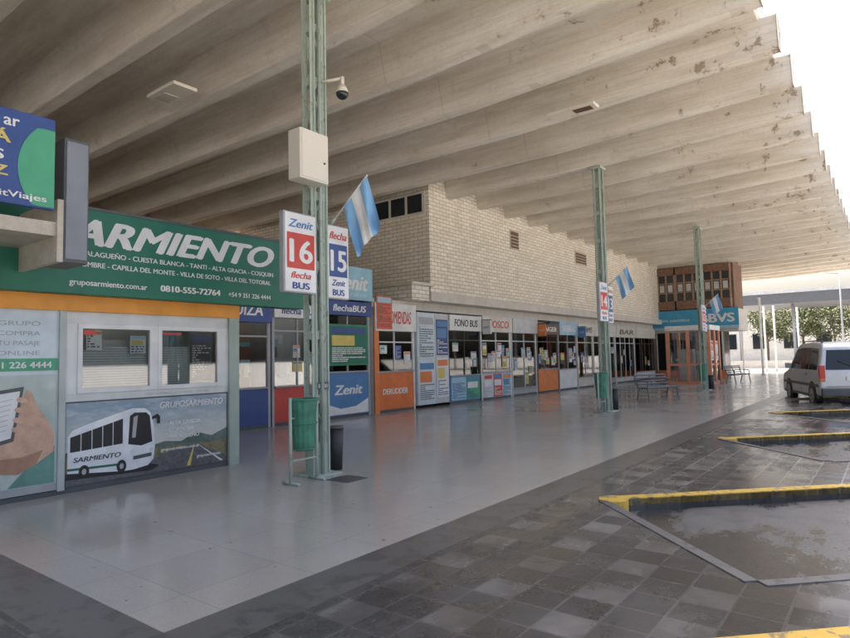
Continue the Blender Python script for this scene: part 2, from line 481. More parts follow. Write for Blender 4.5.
# ------------------------------------------------------------------ bins
BING = paint('bin_green', (.07, .27, .17), .5, .2)
def litter_bin(X, Y):
    r = root('litter_bin', (X, Y, 0))
    seg = 28; vs = []; fs = []
    for zz, rr in ((.42, .135), (1.1, .19)):
        for i in range(seg):
            t = 2*math.pi*i/seg; q = rr*(1.0 if i % 2 else .955)
            vs.append((X+math.cos(t)*q, Y+math.sin(t)*q, zz))
    for i in range(seg):
        j = (i+1) % seg; fs.append((i, j, seg+j, seg+i))
    fs.append(tuple(range(seg)))
    mesh(r, 'basket', vs, fs, BING)
    for zz, rr in ((1.09, .2), (.78, .172), (.44, .145)):
        bpy.ops.mesh.primitive_torus_add(major_radius=rr, minor_radius=.013, major_segments=28, minor_segments=6, location=(X, Y, zz))
        o = bpy.context.object; o.name = 'hoop'; o.data.materials.append(BING)
        for c in list(o.users_collection): c.objects.unlink(o)
        adopt(o, r)
    fr = STEEL
    for s in (-1, 1):
        cyl(r, 'post', (X, Y+s*.225, .0), (X, Y+s*.225, 1.12), .022, fr, 10)
        cyl(r, 'foot', (X-.16, Y+s*.225, .02), (X+.16, Y+s*.225, .02), .018, fr, 8)
        cyl(r, 'pivot', (X, Y+s*.225, .85), (X, Y+s*.15, .85), .012, fr, 8)
    cyl(r, 'crossbar', (X, Y-.215, .3), (X, Y+.215, .3), .014, fr, 8)
def drum_bin(X, Y):
    r = root('waste_drum', (X, Y, 0))
    cyl(r, 'drum', (X, Y, 0), (X, Y, .6), .11, paint('drum_black', (.03, .032, .035), .5), 20, .135)
    cyl(r, 'rim', (X, Y, .6), (X, Y, .63), .145, DGREY, 20, .14)
litter_bin(-6.3, C1-.47); drum_bin(-6.64, C1+.42)
litter_bin(-6.5, C2-.5); drum_bin(-6.5, C2+.45); drum_bin(-6.4, C3+.5)
litter_bin(-6.5, C3-.5)

# ------------------------------------------------------------------ hanging advertising board, far left
r = root('advertising_board', (-7, 1.5, 3.2))
box(r, 'panel', -7.05, -6.99, -.6, 2.68, 3.25, 4.23, NAVY, .01)
cx_, cz_, rr_ = 2.95, 3.66, .62
arc = []
for i in range(25):
    t = math.radians(104 + i*(256-104)/24)
    arc.append((cx_+math.cos(t)*rr_*1.0, max(3.27, min(4.1, cz_+math.sin(t)*rr_))))
arc = [a for a in arc if a[0] < 2.67]
pts = [(2.675, arc[0][1])] + arc + [(2.675, 3.27)]
polyX(r, 'green_disc', -6.985, pts, LGREEN)
text(r, 'Viajá por', (-6.986, .9, 4.05), .1, WHITE, w=1.0, bold=.02)
text(r, 'ar', (-6.986, 2.2, 4.05), .12, WHITE, bold=.02)
text(r, 'PARANÁ', (-6.986, 1.4, 3.87), .11, YELL, w=.86, bold=.03)
text(r, 'SANTOS', (-6.986, 1.5, 3.69), .10, WHITE, w=.7, bold=.03)
text(r, 'LA PAZ', (-6.986, 1.58, 3.53), .10, YELL, w=.66, bold=.03)
text(r, 'facebook.com/ZenitViajes', (-6.982, 1.0, 3.32), .065, WHITE, w=1.6, bold=.02)
box(r, 'end_casing', -7.6, -7.06, 2.8, 3.06, 2.72, 4.1, DGREY, .01)
box(r, 'end_casing_face', -7.06, -7.045, 2.82, 3.04, 2.76, 4.06, col((.24, .26, .29)))
box(r, 'concrete_ledge', -12, -7.06, 2.74, 2.8, 2.72, 3.4, CONC)
box(r, 'rear_support', -12, -7.1, -.6, 2.74, 3.0, 3.15, CONC)

# ------------------------------------------------------------------ main ticket booth
BX = -8.35
r = root('ticket_booth', (BX, 4, 0))
box(r, 'core', -11.8, -8.95, -4, 5.88, 0, 3.5, DARKCONC)
box(r, 'roof', -11.8, BX+.02, -4, 5.9, 2.55, 3.5, DARKCONC)
box(r, 'floor_plinth', -8.95, BX+.01, -4, 5.9, 0, .06, DGREY)
box(r, 'end_wall', -8.95, BX, 5.8, 5.9, .06, 2.55, col((.14, .2, .17)))
box(r, 'corner_post', BX, BX+.05, 5.74, 5.92, 0, 2.3, col((.38, .46, .4)))
box(r, 'orange_band', BX, BX+.06, -4, 5.92, 2.3, 2.5, col((.85, .34, .04)))
FX = -8.12
box(r, 'fascia_sign', BX-.02, FX, -4, 7.15, 2.5, 3.62, GREEN, .01)
box(r, 'fascia_frame_top', BX-.03, FX+.012, -4, 7.16, 3.605, 3.64, DGREY)
text(r, 'SARMIENTO', (FX, 3.03, 3.15), .33, WHITE, w=3.42, shear=.35, bold=.045)
text(r, 'LA FALDA · VALLE DEL EJE - MALAGUEÑO - CUESTA BLANCA - TANTI - ALTA GRACIA - COSQUIN', (FX, 2.2, 3.0), .065, WHITE, w=4.25, bold=.02)
text(r, 'LA CUMBRE - CAPILLA DEL MONTE - VILLA DE SOTO - VILLA DEL TOTORAL', (FX, 3.25, 2.86), .065, WHITE, w=3.15, bold=.02)
text(r, 'gruposarmiento.com.ar', (FX, 3.3, 2.62), .075, WHITE, w=1.0, bold=.02)
text(r, '0810-555-72764', (FX, 4.5, 2.62), .085, WHITE, w=.95, bold=.04)
text(r, '+54 9 351 226 4444', (FX, 5.6, 2.62), .07, WHITE, w=.8, bold=.02)
# door with poster (left)
box(r, 'door_leaf', BX-.04, BX, .8, 3.3, .07, 2.3, PALE)
box(r, 'door_frame', BX-.03, BX+.04, 3.28, 3.36, .05, 2.3, col((.5, .55, .52)))
box(r, 'door_bottom_rail', BX, BX+.02, .8, 3.28, .07, .16, GREY)
def mat_print(name, a, b2, sc=3):
    m, nt, b = newmat(name); n = noise(nt, geo(nt), sc, 4)
    nt.links.new(mix(nt, ramp(nt, n, .35, .65), a, b2), b.inputs['Base Color']); b.inputs['Roughness'].default_value = .3
    return m
polyX(r, 'poster_base', BX+.006, [(.9, .16), (3.26, .16), (3.26, 1.5), (.9, 1.5)], mat_print('poster_photo_backdrop', (.58, .63, .6), (.36, .46, .42), 2))
box(r, 'poster_band', BX+.002, BX+.01, 1.0, 3.27, 1.55, 1.7, LGREEN)
text(r, '+54 9 351 226 4444', (BX+.01, 2.2, 1.585), .075, WHITE, w=1.0, bold=.03)
SKIN = mat_print('printed_skin', (.66, .43, .32), (.52, .31, .21), 6)
SKIND = mat_print('printed_skin_shade', (.42, .24, .16), (.34, .18, .12), 6)
polyX(r, 'poster_sleeve', BX+.010, [(2.75, .17), (3.25, .17), (3.25, .62), (3.05, .5)], mat_print('printed_sleeve', (.16, .34, .29), (.1, .24, .2)))
polyX(r, 'poster_hand', BX+.012, [(2.4, .55), (2.6, .36), (2.85, .32), (3.05, .42), (3.24, .55), (3.24, .8), (3.14, .98), (3.04, 1.14), (2.98, 1.30), (2.93, 1.32), (2.9, 1.22), (2.85, 1.0), (2.4, .9)], SKIN)
polyX(r, 'poster_hand_shade', BX+.0135, [(2.6, .36), (2.85, .32), (3.05, .42), (3.12, .58), (2.9, .52), (2.65, .52)], SKIND)
polyX(r, 'poster_phone', BX+.015, [(2.4, .62), (2.80, .72), (2.9, 1.36), (2.45, 1.3)], DGREY)
polyX(r, 'poster_phone_screen', BX+.018, [(2.42, .68), (2.77, .76), (2.86, 1.31), (2.48, 1.26)], WHITE)
for i in range(7):
    polyX(r, 'poster_screen_line', BX+.02, [(2.5+i*.008, .8+i*.06), (2.72+i*.01, .85+i*.06), (2.72+i*.01, .865+i*.06), (2.5+i*.008, .815+i*.06)], LGREY)
for i, (a, b_, L_) in enumerate(((2.88, 1.2, .06), (2.87, 1.08, .07), (2.85, .96, .065), (2.83, .85, .055))):
    c_ = [(a+L_*math.cos(t*.3927), b_+.035*math.sin(t*.3927)-.2*L_*math.cos(t*.3927)) for t in range(16)]
    polyX(r, 'poster_finger', BX+.021+i*.001, c_, SKIN if i % 2 else mat_print('printed_finger_%d' % i, (.7, .48, .36), (.55, .34, .24), 9))
for i in range(4):
    text(r, ['GRUPO', 'COMPRA', 'TU PASAJE', 'ONLINE'][i], (BX+.002, 2.62, 2.1-i*.12), .055, GREY, w=.45)
# window wall
W2 = col((.78, .8, .78))
box(r, 'sill_band', BX-.05, BX+.012, 3.36, 5.74, 1.14, 1.24, col((.7, .72, .7)), .004)
box(r, 'head_band', BX-.05, BX+.012, 3.36, 5.74, 2.14, 2.3, col((.7, .72, .7)), .004)
box(r, 'jamb_l', BX-.05, BX+.01, 3.36, 3.5, 1.24, 2.14, W2)
box(r, 'jamb_r', BX-.05, BX+.01, 5.6, 5.74, 1.24, 2.14, W2)
box(r, 'window_back', -8.75, -8.73, 3.36, 5.8, 1.14, 2.3, col((.62, .64, .6)))
box(r, 'filing_shelf', -8.73, -8.6, 3.6, 4.6, 1.6, 1.95, CREAM); box(r, 'notice', -8.73, -8.72, 4.8, 5.1, 1.8, 2.1, LBLUE)
for a, b_ in ((3.5, 4.52), (4.58, 5.6)):
    for q in ((a, b_, 1.24, 1.30), (a, b_, 2.08, 2.14), (a, a+.06, 1.3, 2.08), (b_-.06, b_, 1.3, 2.08)):
        box(r, 'window_frame', BX-.03, BX+.03, q[0], q[1], q[2], q[3], WHITE, .004)
    box(r, 'window_pane', BX-.004, BX, a+.06, b_-.06, 1.3, 2.08, GLASS)
box(r, 'window_post', BX-.03, BX+.02, 4.52, 4.58, 1.24, 2.14, WHITE)
box(r, 'blind', BX-.09, BX-.08, 3.56, 5.5, 1.3, 1.85, col((.5, .54, .5)))
parts = [(boxv(BX-.078, BX-.06, 3.56, 5.5, 1.32+i*.034, 1.330+i*.034), BF) for i in range(16)]
multi(r, 'blind_slats', parts, W2)
poster(r, BX-.03, 3.62, 3.82, 1.80, 2.06, WHITE, random, 4)
poster(r, BX-.03, 4.2, 4.42, 1.75, 2.0, WHITE, random, 4)
poster(r, BX-.03, 5.12, 5.48, 1.34, 2.05, DGREY, random, 7)
box(r, 'red_sticker', BX+.002, BX+.006, 4.66, 4.95, 2.02, 2.05, RED)
box(r, 'red_sticker', BX+.002, BX+.006, 3.58, 3.72, 2.0, 2.06, RED)
text(r, 'VALLE DE PUNILLA - ALTA GRACIA - CORDOBA', (BX+.012, 4.4, 1.17), .03, GREY, w=1.0)
# lower poster with bus picture
box(r, 'lower_wall', BX-.05, BX, 3.36, 5.74, .06, 1.14, DGREY)
def mat_poster_sky():
    m, nt, b = newmat('printed_landscape')
    p = geo(nt); sx = sepxyz(nt, p)
    t = ramp(nt, sx[2], .45, 1.0)
    c = mix(nt, t, (.66, .64, .56), (.24, .34, .42))
    n = noise(nt, scaled(nt, p, (1, 1, 3)), 4, 5)
    c = mix(nt, ramp(nt, n, .45, .7, 0, .5), c, (.7, .72, .72))
    nt.links.new(c, b.inputs['Base Color']); b.inputs['Roughness'].default_value = .3
    return m
polyX(r, 'print_sky', BX+.004, [(3.38, .42), (5.72, .42), (5.72, 1.12), (3.38, 1.12)], mat_poster_sky())
polyX(r, 'print_field', BX+.0045, [(3.38, .08), (5.72, .08), (5.72, .419), (3.38, .419)], mat_worn('print_field', (.24, .21, .12), (.13, .14, .07), .5, 12))
polyX(r, 'print_hills', BX+.008, [(3.38, .42), (3.38, .5), (3.8, .55), (4.5, .46), (4.7, .5), (4.95, .47), (5.2, .58), (5.45, .5), (5.72, .6), (5.72, .42)], mat_print('print_hills', (.14, .2, .18), (.08, .12, .1), 8))
polyX(r, 'print_road', BX+.009, [(3.38, .08), (5.72, .08), (5.72, .16), (5.2, .415), (5.12, .415), (4.5, .28), (3.38, .26)], mat_print('print_tarmac', (.16, .16, .17), (.09, .09, .1), 20))
polyX(r, 'print_road_line', BX+.011, [(5.04, .1), (5.1, .1), (5.165, .41), (5.16, .41)], YELL)
polyX(r, 'print_road_line', BX+.011, [(5.6, .1), (5.65, .1), (5.2, .41), (5.195, .41)], WHITE)
bus = [(3.4, .24), (3.4, .70), (3.46, .78), (3.7, .86), (4.1, .97), (4.22, 1.0), (4.4, .99), (4.48, .93), (4.53, .75), (4.55, .45), (4.53, .28), (4.45, .2), (4.25, .17), (4.1, .17), (3.6, .22)]
polyX(r, 'print_bus_shadow', BX+.0115, [(3.38, .16), (4.5, .12), (4.62, .18), (4.4, .24), (3.4, .26)], BLACK)
polyX(r, 'print_bus', BX+.013, bus, mat_print('print_bus_white', (.85, .86, .87), (.68, .71, .74), 4))
for i in range(5):
    a = 3.43+i*.135
    polyX(r, 'print_bus_window', BX+.015, [(a, .50+i*.008), (a, .69+i*.037), (a+.125, .69+(i+.93)*.037), (a+.125, .507+i*.008)], BLACK)
polyX(r, 'print_bus_windscreen', BX+.015, [(4.17, .52), (4.19, .90), (4.25, .94), (4.42, .93), (4.47, .88), (4.51, .52), (4.35, .48)], BLACK)
polyX(r, 'print_bus_screen_glint', BX+.0165, [(4.22, .6), (4.24, .88), (4.3, .9), (4.27, .6)], GREY)
polyX(r, 'print_bus_grille', BX+.0165, [(4.24, .3), (4.24, .35), (4.5, .37), (4.5, .32)], DGREY)
for a in (4.2, 4.47): polyX(r, 'print_headlight', BX+.0167, [(a, .38), (a+.06, .4), (a+.06, .44), (a, .43)], PALE)
polyX(r, 'print_bus_skirt', BX+.015, [(3.4, .27), (3.4, .3), (4.14, .28), (4.14, .25)], GREEN)
text(r, 'SARMIENTO', (BX+.014, 3.47, .37), .06, DGREY, w=.6, shear=.2, bold=.03)
for wy in (3.6, 4.08):
    polyX(r, 'print_wheel', BX+.019, [(wy+.065*math.cos(t*.3927), .24+.085*math.sin(t*.3927)) for t in range(16)], BLACK)
    polyX(r, 'print_hub', BX+.021, [(wy+.03*math.cos(t*.785), .24+.04*math.sin(t*.785)) for t in range(8)], GREY)
polyX(r, 'print_mirror', BX+.017, [(4.5, .86), (4.58, .9), (4.62, .86), (4.62, .76), (4.58, .76), (4.57, .84), (4.5, .83)], BLACK)
text(r, 'GRUPOSARMIENTO', (BX+.01, 4.62, .97), .09, WHITE, w=1.02, shear=.2, bold=.03)
for i, s in enumerate(('· ALTA GRACIA', '· CORDOBA', '· MALAGUEÑO')):
    text(r, s, (BX+.012, 4.72, .72-i*.1), .055, WHITE, bold=.04)
text(r, 'gruposarmiento.com.ar', (BX+.012, 4.64, .36), .045, WHITE, w=.6, bold=.03)
text(r, 'gruposarmiento', (BX+.012, 5.2, .2), .045, WHITE, w=.4, bold=.03)

# ------------------------------------------------------------------ shop row
SX = -12.2
rng = random.Random(3)
def shop(y0, y1, signm, sign, txtm, lowm, z0=2.55, z1=3.15, low=.95, dividers=2, X=SX, lowtxt=None, lowtm=None, npost=3, frame=GREY, inner=None):
    r = root('ticket_office', (X, (y0+y1)/2, 0))
    box(r, 'back_wall', X-.7, X-.68, y0+.02, y1-.02, 0, 3.2, inner or rng.choice([col((.66, .64, .58)), col((.58, .6, .61)), col((.7, .64, .52))]))
    box(r, 'pier_a', X-.7, X, y0, y0+.07, 0, z0, frame); box(r, 'pier_b', X-.7, X, y1-.07, y1, 0, z0, frame)
    box(r, 'low_panel', X-.06, X+.0, y0+.07, y1-.07, .08, low, lowm, .006)
    box(r, 'plinth', X-.1, X-.01, y0+.07, y1-.07, 0, .08, DGREY)
    box(r, 'counter', X-.35, X+.06, y0+.07, y1-.07, low, low+.04, GREY, .005)
    box(r, 'pane', X-.04, X-.034, y0+.07, y1-.07, low+.04, z0, GLASS)
    parts = []
    for i in range(dividers+1):
        yy = y0+.07+(y1-y0-.14)*i/dividers
        parts.append((boxv(X-.055, X-.01, yy-.02, yy+.02, low+.04, z0), BF))
    parts.append((boxv(X-.052, X-.012, y0+.07, y1-.07, z0-.35, z0-.31), BF))
    multi(r, 'mullions', parts, frame)
    for i in range(int((y1-y0)*4)):
        a = rng.uniform(y0+.15, y1-.5); w = rng.uniform(.1, .35); zz = rng.uniform(low, 2.1)
        xx = X-rng.uniform(.3, .52)
        box(r, 'shelf_item', xx-.12, xx, a, a+w, zz, zz+rng.uniform(.1, .35), rng.choice(PAL))
    box(r, 'fascia', X-.4, X+.1, y0+.005, y1-.005, z0, z1, signm, .01)
    hh = (z1-z0)
    if sign: text(r, sign, (X+.1, (y0+y1)/2, z0+hh*.28), hh*.45, txtm, w=(y1-y0)*.72, bold=.03, align='CENTER', shear=.15)
    for i in range(npost):
        w = rng.uniform(.2, .38); a = rng.uniform(y0+.1, y1-.1-w); h = rng.uniform(.25, .5); zz = rng.uniform(low+.08, z0-.4-h)
        poster(r, X-.03+i*.002, a, a+w, zz, zz+h, rng.choice([WHITE, WHITE, WHITE, PALE, CREAM, YELL, NAVY]), rng, 5)
    if lowtxt: text(r, lowtxt, (X, (y0+y1)/2, low*.45), .17, lowtm or WHITE, w=(y1-y0)*.6, bold=.03, align='CENTER', shear=.2)
    return r
shop(4.5, 7.4, NAVY, 'CHEVALLIER', WHITE, BLUE)
shop(7.45, 9.6, NAVY, 'URQUIZA', WHITE, NAVY, inner=col((.3, .1, .06)), npost=4)
shop(9.65, 11.3, WHITE, 'flecha BUS', NAVY, RED, z0=2.7, z1=3.05)
rz = shop(11.4, 13.2, NAVY, 'flechaBUS', WHITE, BLUE, z0=2.85, z1=3.25, low=1.25, npost=1)
box(rz, 'green_screen', SX+.0, SX+.03, 11.5, 13.1, 1.45, 2.6, col((.03, .26, .12)))
poster(rz, SX+.03, 11.55, 13.05, 1.5, 2.55, GREEN, rng)
polyX(rz, 'low_wave', SX+.003, [(11.5, .1), (13.1, .1), (13.1, .5), (12.6, .3), (12, .26), (11.5, .4)], WHITE)
text(rz, 'Zenit', (SX+.004, 12.3, .65), .26, WHITE, w=1.1, bold=.04, align='CENTER', shear=.2)
r = root('rooftop_sign', (SX, 12.3, 3.3))
box(r, 'panel', SX-.05, SX+.1, 11.2, 13.25, 3.3, 4.25, col((.32, .58, .72)), .01)
text(r, 'Zenit', (SX+.1, 12.35, 3.6), .42, WHITE, w=1.4, shear=.3, bold=.04, align='CENTER')
text(r, 'DE VIAJE CON VOS', (SX+.1, 12.35, 3.4), .09, WHITE, w=1.2, align='CENTER')
rd = shop(13.35, 15.3, WHITE, 'ENCOMIENDAS', RED, col((.8, .2, .05)), z0=2.45, z1=3.3, low=1.2, lowtxt='DERUDDER', npost=3, frame=WHITE)
box(rd, 'orange_pier', SX, SX+.05, 13.35, 13.55, 0, 3.3, ORANGE)
poster(rd, SX+.1, 13.4, 14.1, 2.5, 3.5, col((.7, .14, .07)), rng, 6)
r = root('poster_panel', (SX, 15.8, 0))
box(r, 'panel', SX-.1, SX+.08, 15.35, 16.3, .1, 3.1, PALE, .01)
poster(r, SX+.08, 15.4, 16.25, .2, 1.5, PALE, rng); poster(r, SX+.08, 15.4, 16.25, 1.55, 3.0, col((.6, .72, .77)), rng)
r = root('poster_panel', (SX, 16.7, 0))
box(r, 'panel', SX-.1, SX+.06, 16.34, 17.1, .1, 3.1, LGREY, .01)
poster(r, SX+.06, 16.4, 17.05, .3, 1.6, WHITE, rng, 8); poster(r, SX+.06, 16.4, 17.05, 1.7, 2.9, NAVY, rng, 8)
rs = shop(17.15, 19.2, WHITE, 'FONO BUS', BLACK, BLUE, frame=BLACK, z0=2.55, z1=3.1, npost=4)
poster(rs, SX+.002, 17.3, 18.2, .12, .92, LBLUE, rng); poster(rs, SX+.002, 18.25, 19.1, .12, .92, LGREEN, rng)
rs = shop(19.25, 21.5, CREAM, 'KIOSCO', RED, LGREY, frame=WHITE, npost=9, low=1.0)
poster(rs, SX+.002, 19.4, 20.0, .1, .95, PALE, rng, 6); poster(rs, SX+.002, 20.1, 20.7, .1, .95, RED, rng, 6); poster(rs, SX+.002, 20.8, 21.4, .1, .95, LBLUE, rng, 6)
shop(21.55, 23.7, LGREY, '', BLACK, GREY, frame=col((.6, .62, .6)), npost=6, low=.3)
rs = shop(23.75, 25.8, BROWN, 'SINGER', WHITE, ORANGE, frame=BROWN, npost=7, low=1.0, z1=3.0)
shop(25.85, 27.9, LBLUE, 'SIERRAS', WHITE, WHITE, frame=GREY, npost=6)
shop(27.95, 29.9, CREAM, 'INFORMES', BROWN, CREAM, frame=CREAM, npost=2, low=.5)
shop(29.95, 33.0, CREAM, '', WHITE, GREY, frame=CREAM, npost=4, low=.3, dividers=4)
shop(33.05, 36.2, CREAM, 'BAR', BROWN, WHITE, frame=WHITE, npost=3, low=.3, dividers=4)
shop(36.25, 39.9, CREAM, '', WHITE, WHITE, frame=BROWN, npost=2, low=.5, dividers=4)
for yv, m_, t_ in ((19.25, WHITE, 'ABIERTO'), (23.7, ORANGE, 'PAGO'), (27.9, BLUE, 'WC')):
    r = root('projecting_shop_sign', (-11.8, yv, 2.6))
    box(r, 'blade', -12.08, -11.72, yv-.04, yv+.04, 2.45, 2.95, m_, .01)
    text(r, t_, (-12.04, yv-.04, 2.65), .09, BLUE if m_ == WHITE else WHITE, face='Y', w=.28)
    box(r, 'arm', -12.1, -11.72, yv-.015, yv+.015, 2.96, 2.99, DGREY)

# ------------------------------------------------------------------ brick station building
r = root('brick_station_building', (-16, 28, 0))
box(r, 'ground_floor_core', -30, SX-.72, 4.0, 43, 0, 3.3, DARKCONC)
box(r, 'shop_lintel', SX-.71, SX+.02, 13.3, 40, 3.16, 3.42, PLAST)
box(r, 'side_roof_slab', -20, SX+.0, 4.0, 15.6, 3.31, 3.42, DARKCONC)
box(r, 'brick_upper_storey', -22, -11.8, 15.7, 40, 3.72, ZT+.02, BRICK)
box(r, 'overhang_band', -22, -11.62, 15.5, 40.02, 3.425, 3.72, PLAST, .01)
box(r, 'brick_corner_block', -13.4, -11.7, 14.6, 15.49, 3.43, 3.9, BRICK)
box(r, 'corner_slab', -13.5, -11.6, 14.5, 15.65, 3.9, 3.98, PLAST)
for (a, b_, c_, d_) in ((21.0, 21.6, 5.9, 6.55), (27.2, 28.4, 6.0, 6.5)):
    box(r, 'vent_frame', -11.8, -11.77, a-.06, b_+.06, c_-.06, d_+.06, CONC)
    box(r, 'vent', -11.79, -11.76, a, b_, c_, d_, BROWN)
    for i in range(4): box(r, 'vent_slat', -11.76, -11.74, a, b_, c_+.08+i*.13, c_+.11+i*.13, CONC)
box(r, 'side_window_frame', -14.2, -11.95, 15.66, 15.7, 6.35, 7.1, CREAM)
for i in range(3):
    box(r, 'side_window', -14.1+i*.72, -13.5+i*.72, 15.64, 15.67, 6.42, 7.02, DGLASS)
box(r, 'rear_hall_wall', -24, -23.8, -9, 15.7, 0, ZT, DARKCONC)
box(r, 'end_wing_upper', -12.5, -7.5, 40.4, 43, 4.25, ZT, mat_concrete('timber_brown_render', (.25, .15, .1), (.16, .09, .06)))
box(r, 'end_wing_floor', -12.5, -7.3, 40.1, 43, 2.9, 4.22, PLAST)
box(r, 'end_wing_lower', -12.5, -8.4, 41.2, 43, 0, 2.9, DGLASS)
parts = []
for i in range(7):
    x = -12.4+i*.66
    parts.append((boxv(x-.04, x+.04, 41.12, 41.2, 0, 2.9), BF))
multi(r, 'end_wing_mullions', parts, CREAM)
box(r, 'end_wing_base', -12.4, -8.3, 41.05, 41.12, 0, .5, ORANGE)
WOOD = mat_worn('dark_timber', (.24, .13, .085), (.14, .075, .05), .5)
WGL = paint('bay_glass_mat', (.05, .055, .06), .1, .1, 2)
for b0 in (-12.3, -10.7, -9.1):
    w = 1.5
    box(r, 'bay_sill', b0, b0+w, 39.8, 40.4, 4.3, 4.85, WOOD, .01)
    box(r, 'bay_head', b0, b0+w, 39.8, 40.4, 6.5, 6.95, WOOD, .01)
    box(r, 'bay_glass', b0+.05, b0+w-.05, 39.95, 40.39, 4.85, 6.5, WGL)
    parts = []
    for i in range(4):
        x = b0+w*i/3
        parts.append((boxv(x-.045, x+.045, 39.85, 39.95, 4.85, 6.5), BF))
    for zz in (5.35, 5.95):
        parts.append((boxv(b0, b0+w, 39.88, 39.94, zz, zz+.07), BF))
    multi(r, 'bay_bars', parts, mat_worn('bay_bar_timber', (.36, .24, .17), (.24, .15, .1), .5))
    for i in range(3):
        box(r, 'bay_curtain', b0+.1+i*.5, b0+.38+i*.5, 39.93, 39.949, 5.45, 5.9, LGREY)
r = root('bank_sign', (-10, 40, 3))
box(r, 'panel', -12.2, -7.2, 39.75, 39.79, 3.05, 4.25, col((.06, .36, .58)), .01)
box(r, 'stripe', -12.2, -7.2, 39.73, 39.75, 3.05, 3.2, LBLUE)
text(r, 'BBVS', (-8.4, 39.75, 3.42), .52, WHITE, face='Y', w=1.9, bold=.04, align='CENTER')
text(r, 'cajero automático', (-10.9, 39.75, 3.55), .2, WHITE, face='Y', w=1.9, align='CENTER')

# orange kiosk
r = root('glass_kiosk', (-8.3, 34, 0))
kx0, kx1, ky0, ky1 = -9.4, -7.4, 33, 35
KO = col((.72, .3, .18))
box(r, 'floor', kx0, kx1, ky0, ky1, 0, .15, KO)
box(r, 'roof', kx0-.1, kx1+.1, ky0-.1, ky1+.1, 2.75, 3.0, WHITE, .02)
for x in (kx0, (kx0+kx1)/2, kx1):
    for yv in (ky0, ky1):
        box(r, 'post', x-.08, x+.08, yv-.08, yv+.08, .15, 2.75, KO)
box(r, 'post', kx1-.08, kx1+.08, 33.92, 34.08, .15, 2.75, KO)
box(r, 'glass_front', kx0+.08, kx1-.08, ky0-.01, ky0, .15, 2.75, GLASS)
box(r, 'glass_side', kx1, kx1+.01, ky0+.08, ky1-.08, .15, 2.75, GLASS)
box(r, 'rail', kx0+.08, kx1-.08, ky0-.03, ky0+.02, .95, 1.05, KO)
box(r, 'rail_side', kx1-.02, kx1+.03, ky0+.08, ky1-.08, .95, 1.05, KO)
box(r, 'machine', kx0+.2, kx0+.9, 34.2, 34.8, .15, 1.8, WHITE, .02); box(r, 'machine', kx0+1.1, kx1-.2, 34.2, 34.8, .15, 1.7, WHITE, .02)
poster(r, kx1+.012, 33.2, 33.8, 1.2, 2.2, WHITE, rng); poster(r, kx1+.012, 34.2, 34.8, 1.2, 2.2, WHITE, rng)

# ------------------------------------------------------------------ benches
BM = paint('bench_steel', (.16, .165, .17), .35, .1, 8, .4)
def bench(X, Y, rz, L=1.7):
    r = root('waiting_bench', (X, Y, 0), rz)
    parts = []
    prof = [(.02, .45), (.12, .43), (.22, .42), (.32, .43), (.42, .46), (.47, .56), (.5, .66), (.53, .76), (.56, .86)]
    for d, z in prof:
        parts.append(cylv((-L/2, d, z), (L/2, d, z), .03, .03, 8))
    multi(r, 'seat_and_back_slats', parts, BM)
    parts = []
    for s in (-1, 0, 1):
        x = s*L*.46
        parts += [cylv((x, .02, .44), (x, .42, .44), .025, .025, 8), cylv((x, .42, .44), (x, .57, .88), .025, .025, 8)]
        if s:
            parts += [cylv((x, .06, .44), (x, -.02, .0), .028, .028, 8), cylv((x, .38, .44), (x, .5, .0), .028, .028, 8),
                  cylv((x, .04, .44), (x, .04, .66), .02, .02, 8), cylv((x, .04, .66), (x, .48, .68), .022, .022, 8)]
    multi(r, 'frame_legs_and_arms', parts, BM)
bench(-6.35, 21.6, math.radians(70)); bench(-6.3, 35, math.radians(75))

